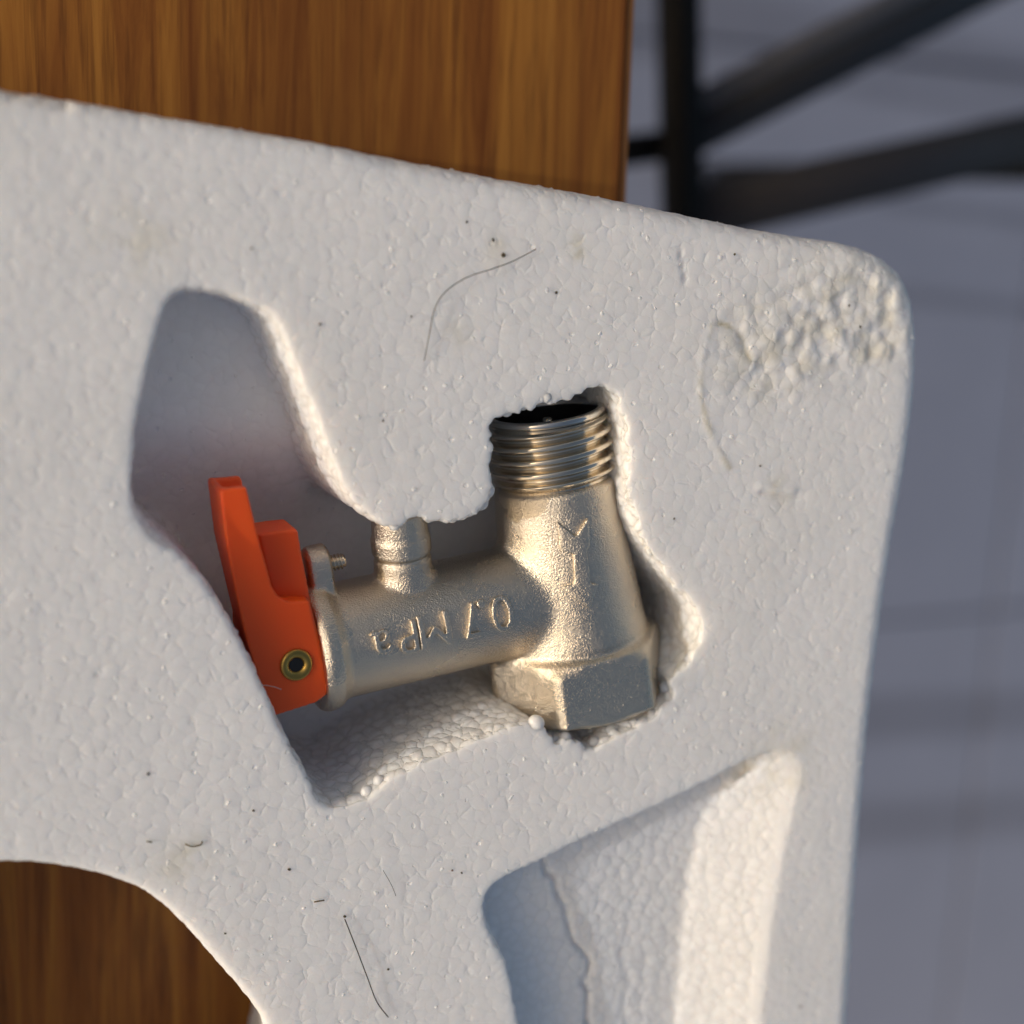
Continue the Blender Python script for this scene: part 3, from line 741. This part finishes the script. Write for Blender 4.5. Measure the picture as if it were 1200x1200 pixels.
# near cheek with the notch, outer web, far cheek
cheek = [(258, 574), (289, 571), (297, 604), (306, 640), (314, 668), (319, 688), (327, 700), (340, 706), (362, 704), (372, 750), (384, 806), (381, 815), (370, 824), (323, 839),
         (318, 832), (304, 800), (290, 752), (278, 700), (266, 640)]
web = [(256, 574), (263, 573), (270, 608), (279, 650), (288, 700), (300, 750), (314, 800), (330, 834), (323, 839), (318, 832), (304, 800), (290, 752), (278, 700), (264, 640)]
head = [(292, 705), (364, 705), (376, 750), (387, 806), (384, 815), (370, 824), (323, 839), (318, 832), (304, 800), (292, 752)]
def shift(pts, dx, dy=0): return [(x + dx, y + dy) for x, y in pts]
BH = 9.5                                         # the blade is a shallower channel than the head
bl = [q for q in cheek if q[1] < 700] + [(292, 704)]
lvv, lff = remesh(*join(plate(cheek, LZ - 1.9, LZ), plate(shift(web, 2), LZ - BH, LZ - .05), plate(shift([(258, 574), (289, 571), (297, 604), (306, 640), (314, 668), (319, 695), (330, 712), (300, 740), (290, 752), (278, 700), (266, 640)], 8), LZ - BH - .2, LZ - BH + 1.5), plate(head, LZ - LH + .3, LZ - .3)), .28)
lvv = smooth_np(lvv, lff, 3)
lever = npmesh('lever', lvv, lff, ORANGE, valve)
tab = [(302, 626), (349, 620), (354, 650), (360, 680), (366, 712), (330, 716), (316, 690), (308, 655)]
tv, tf = remesh(*plate(tab, LZ - LH + 1, LZ - 3.2, LZ - 3.2), .28); tv = smooth_np(tv, tf, 4)
npmesh('finger_tab', tv, tf, ORANGE, lever)
rp = P(347, 779, LZ)
v_, f_ = lathe(rp, Vector((0, 0, 1)), [(-1, 2.55), (.15, 2.55), (.5, 2.3), (.55, 1.9), (.3, 1.3), (.05, 1.12), (0.0, 1.1)], 48, cap=False, up=Vector((0, 1, 0)))
rv = meshobj('rivet', v_, f_, BRASS, lever)
v_, f_ = lathe(rp, Vector((0, 0, 1)), [(.06, 1.11), (.06, .01)], 24, cap=False, up=Vector((0, 1, 0)))
meshobj('rivet_hole_shade', v_, f_, DARK, lever)  # flat dark disc on the lever, painted shade for an open hole

# ---------------------------------------------------------------- hairs, fibre and specks of dirt
def onfoam(pts, z=.28): return [P(x, y, z) for x, y in pts]
def curve3(pts, z, step=.5, lift=0):
    q = spline(np.array([[P(x, y, z).x, P(x, y, z).y] for x, y in pts]), step, closed=False)
    n = len(q); return [Vector((a[0], a[1], z + lift * math.sin(math.pi * i / (n - 1)))) for i, a in enumerate(q)]
h = tube('hair', curve3([(497, 423), (503, 388), (508, 362), (520, 342), (545, 325), (575, 315), (600, 306), (628, 292)], .62, lift=.6), .07, HAIR)
tag(h, 'long curved black hair lying on the foam above the valve', 'hair')
h = tube('hair', curve3([(404, 1077), (416, 1108), (430, 1145), (441, 1173), (455, 1192)], .62, lift=.4), [.09] * 2000, HAIR)
tag(h, 'short straight dark hair on the foam near the bottom cutout', 'hair')
h = tube('hair', curve3([(449, 1020), (458, 1036), (464, 1050)], .6, lift=.2), .04, HAIR)
tag(h, 'tiny faint hair on the foam below the valve hollow', 'hair')
h = tube('fibre', [P(x, y, LZ + .25) for x, y in ((300, 803), (312, 803), (322, 805), (330, 808))], .05, FIBRE)
tag(h, 'short pale fibre stuck across the foot of the orange lever', 'fibre')
ico = bmesh.new(); bmesh.ops.create_icosphere(ico, subdivisions=2, radius=1)
for q in ico.verts: q.co += Vector(mn.noise_vector(q.co * 1.7)) * .35
spk = bpy.data.meshes.new('dirt_speck'); ico.to_mesh(spk); ico.free(); spk.materials.append(DIRT); spk.shade_smooth()
specks = [(375, 380, 2, 'between the upper hollow and the curved hair'), (449, 493, 1.6, 'on the tongue of foam left of the threaded neck'),
          (547, 260, 1.8, 'highest of the three above the curved hair'), (578, 281, 2.2, 'middle one of the three above the curved hair'),
          (590, 299, 2.8, 'largest, just above the right end of the curved hair'), (482, 371, 1.4, 'just left of the bend in the curved hair'),
          (295, 291, 1.4, 'above the top of the left hollow'), (339, 1019, 2.4, 'above the round cutout, below the hollow corner'),
          (297, 950, 1.8, 'left of the lowest corner of the valve hollow'), (174, 907, 1.8, 'far left, above the short brown sliver'),
          (404, 1074, 2.2, 'at the upper tip of the short straight hair'), (530, 1020, 1.6, 'left one of a pair near the empty hollow'),
          (541, 1023, 1.8, 'right one of a pair near the empty hollow'), (455, 1136, 1.8, 'right of the short straight hair'),
          (264, 1094, 1.6, 'right beside the rim of the round cutout'), (995, 358, 2, 'upper one in the chipped corner'),
          (1008, 383, 2.4, 'lower one in the chipped corner'), (891, 546, 1.8, 'beside the lower end of the raised arc'),
          (790, 608, 1.6, 'right of the valve body near the hollow rim'), (652, 343, 2, 'above the threaded neck, below the end of the hair'),
          (861, 298, 1.6, 'near the upper edge left of the chipped corner'), (938, 1180, 1.6, 'right of the empty hollow at the bottom')]
for i, (x, y, r, where) in enumerate(specks):
    o = bpy.data.objects.new('dirt_speck', spk); p = P(x, y, .3); rr = r / 8.5 * S
    o.location = p * S; o.scale = (rr, rr * random.uniform(.7, 1.2), rr * .5); o.rotation_euler = (0, 0, random.uniform(0, 6)); link(o)
    tag(o, 'dark dirt speck on the foam, ' + where, 'dirt speck', 'specks of dirt scattered on the foam')
for (pts, lab) in (([(172, 986), (178, 987)], 'short brown sliver of dirt near the left edge of the foam'),
                   ([(217, 989), (225, 992), (235, 990), (237, 986)], 'grey bent crumb of dirt above the round cutout'),
                   ([(368, 1057), (380, 1055)], 'thin brown sliver of dirt above the short straight hair')):
    o = tube('dirt_sliver', curve3(pts, .42, .3), .12, CRUMB); tag(o, lab, 'dirt sliver')
print('tris', sum(len(o.data.polygons) * 2 for o in bpy.data.objects if o.type == 'MESH'))
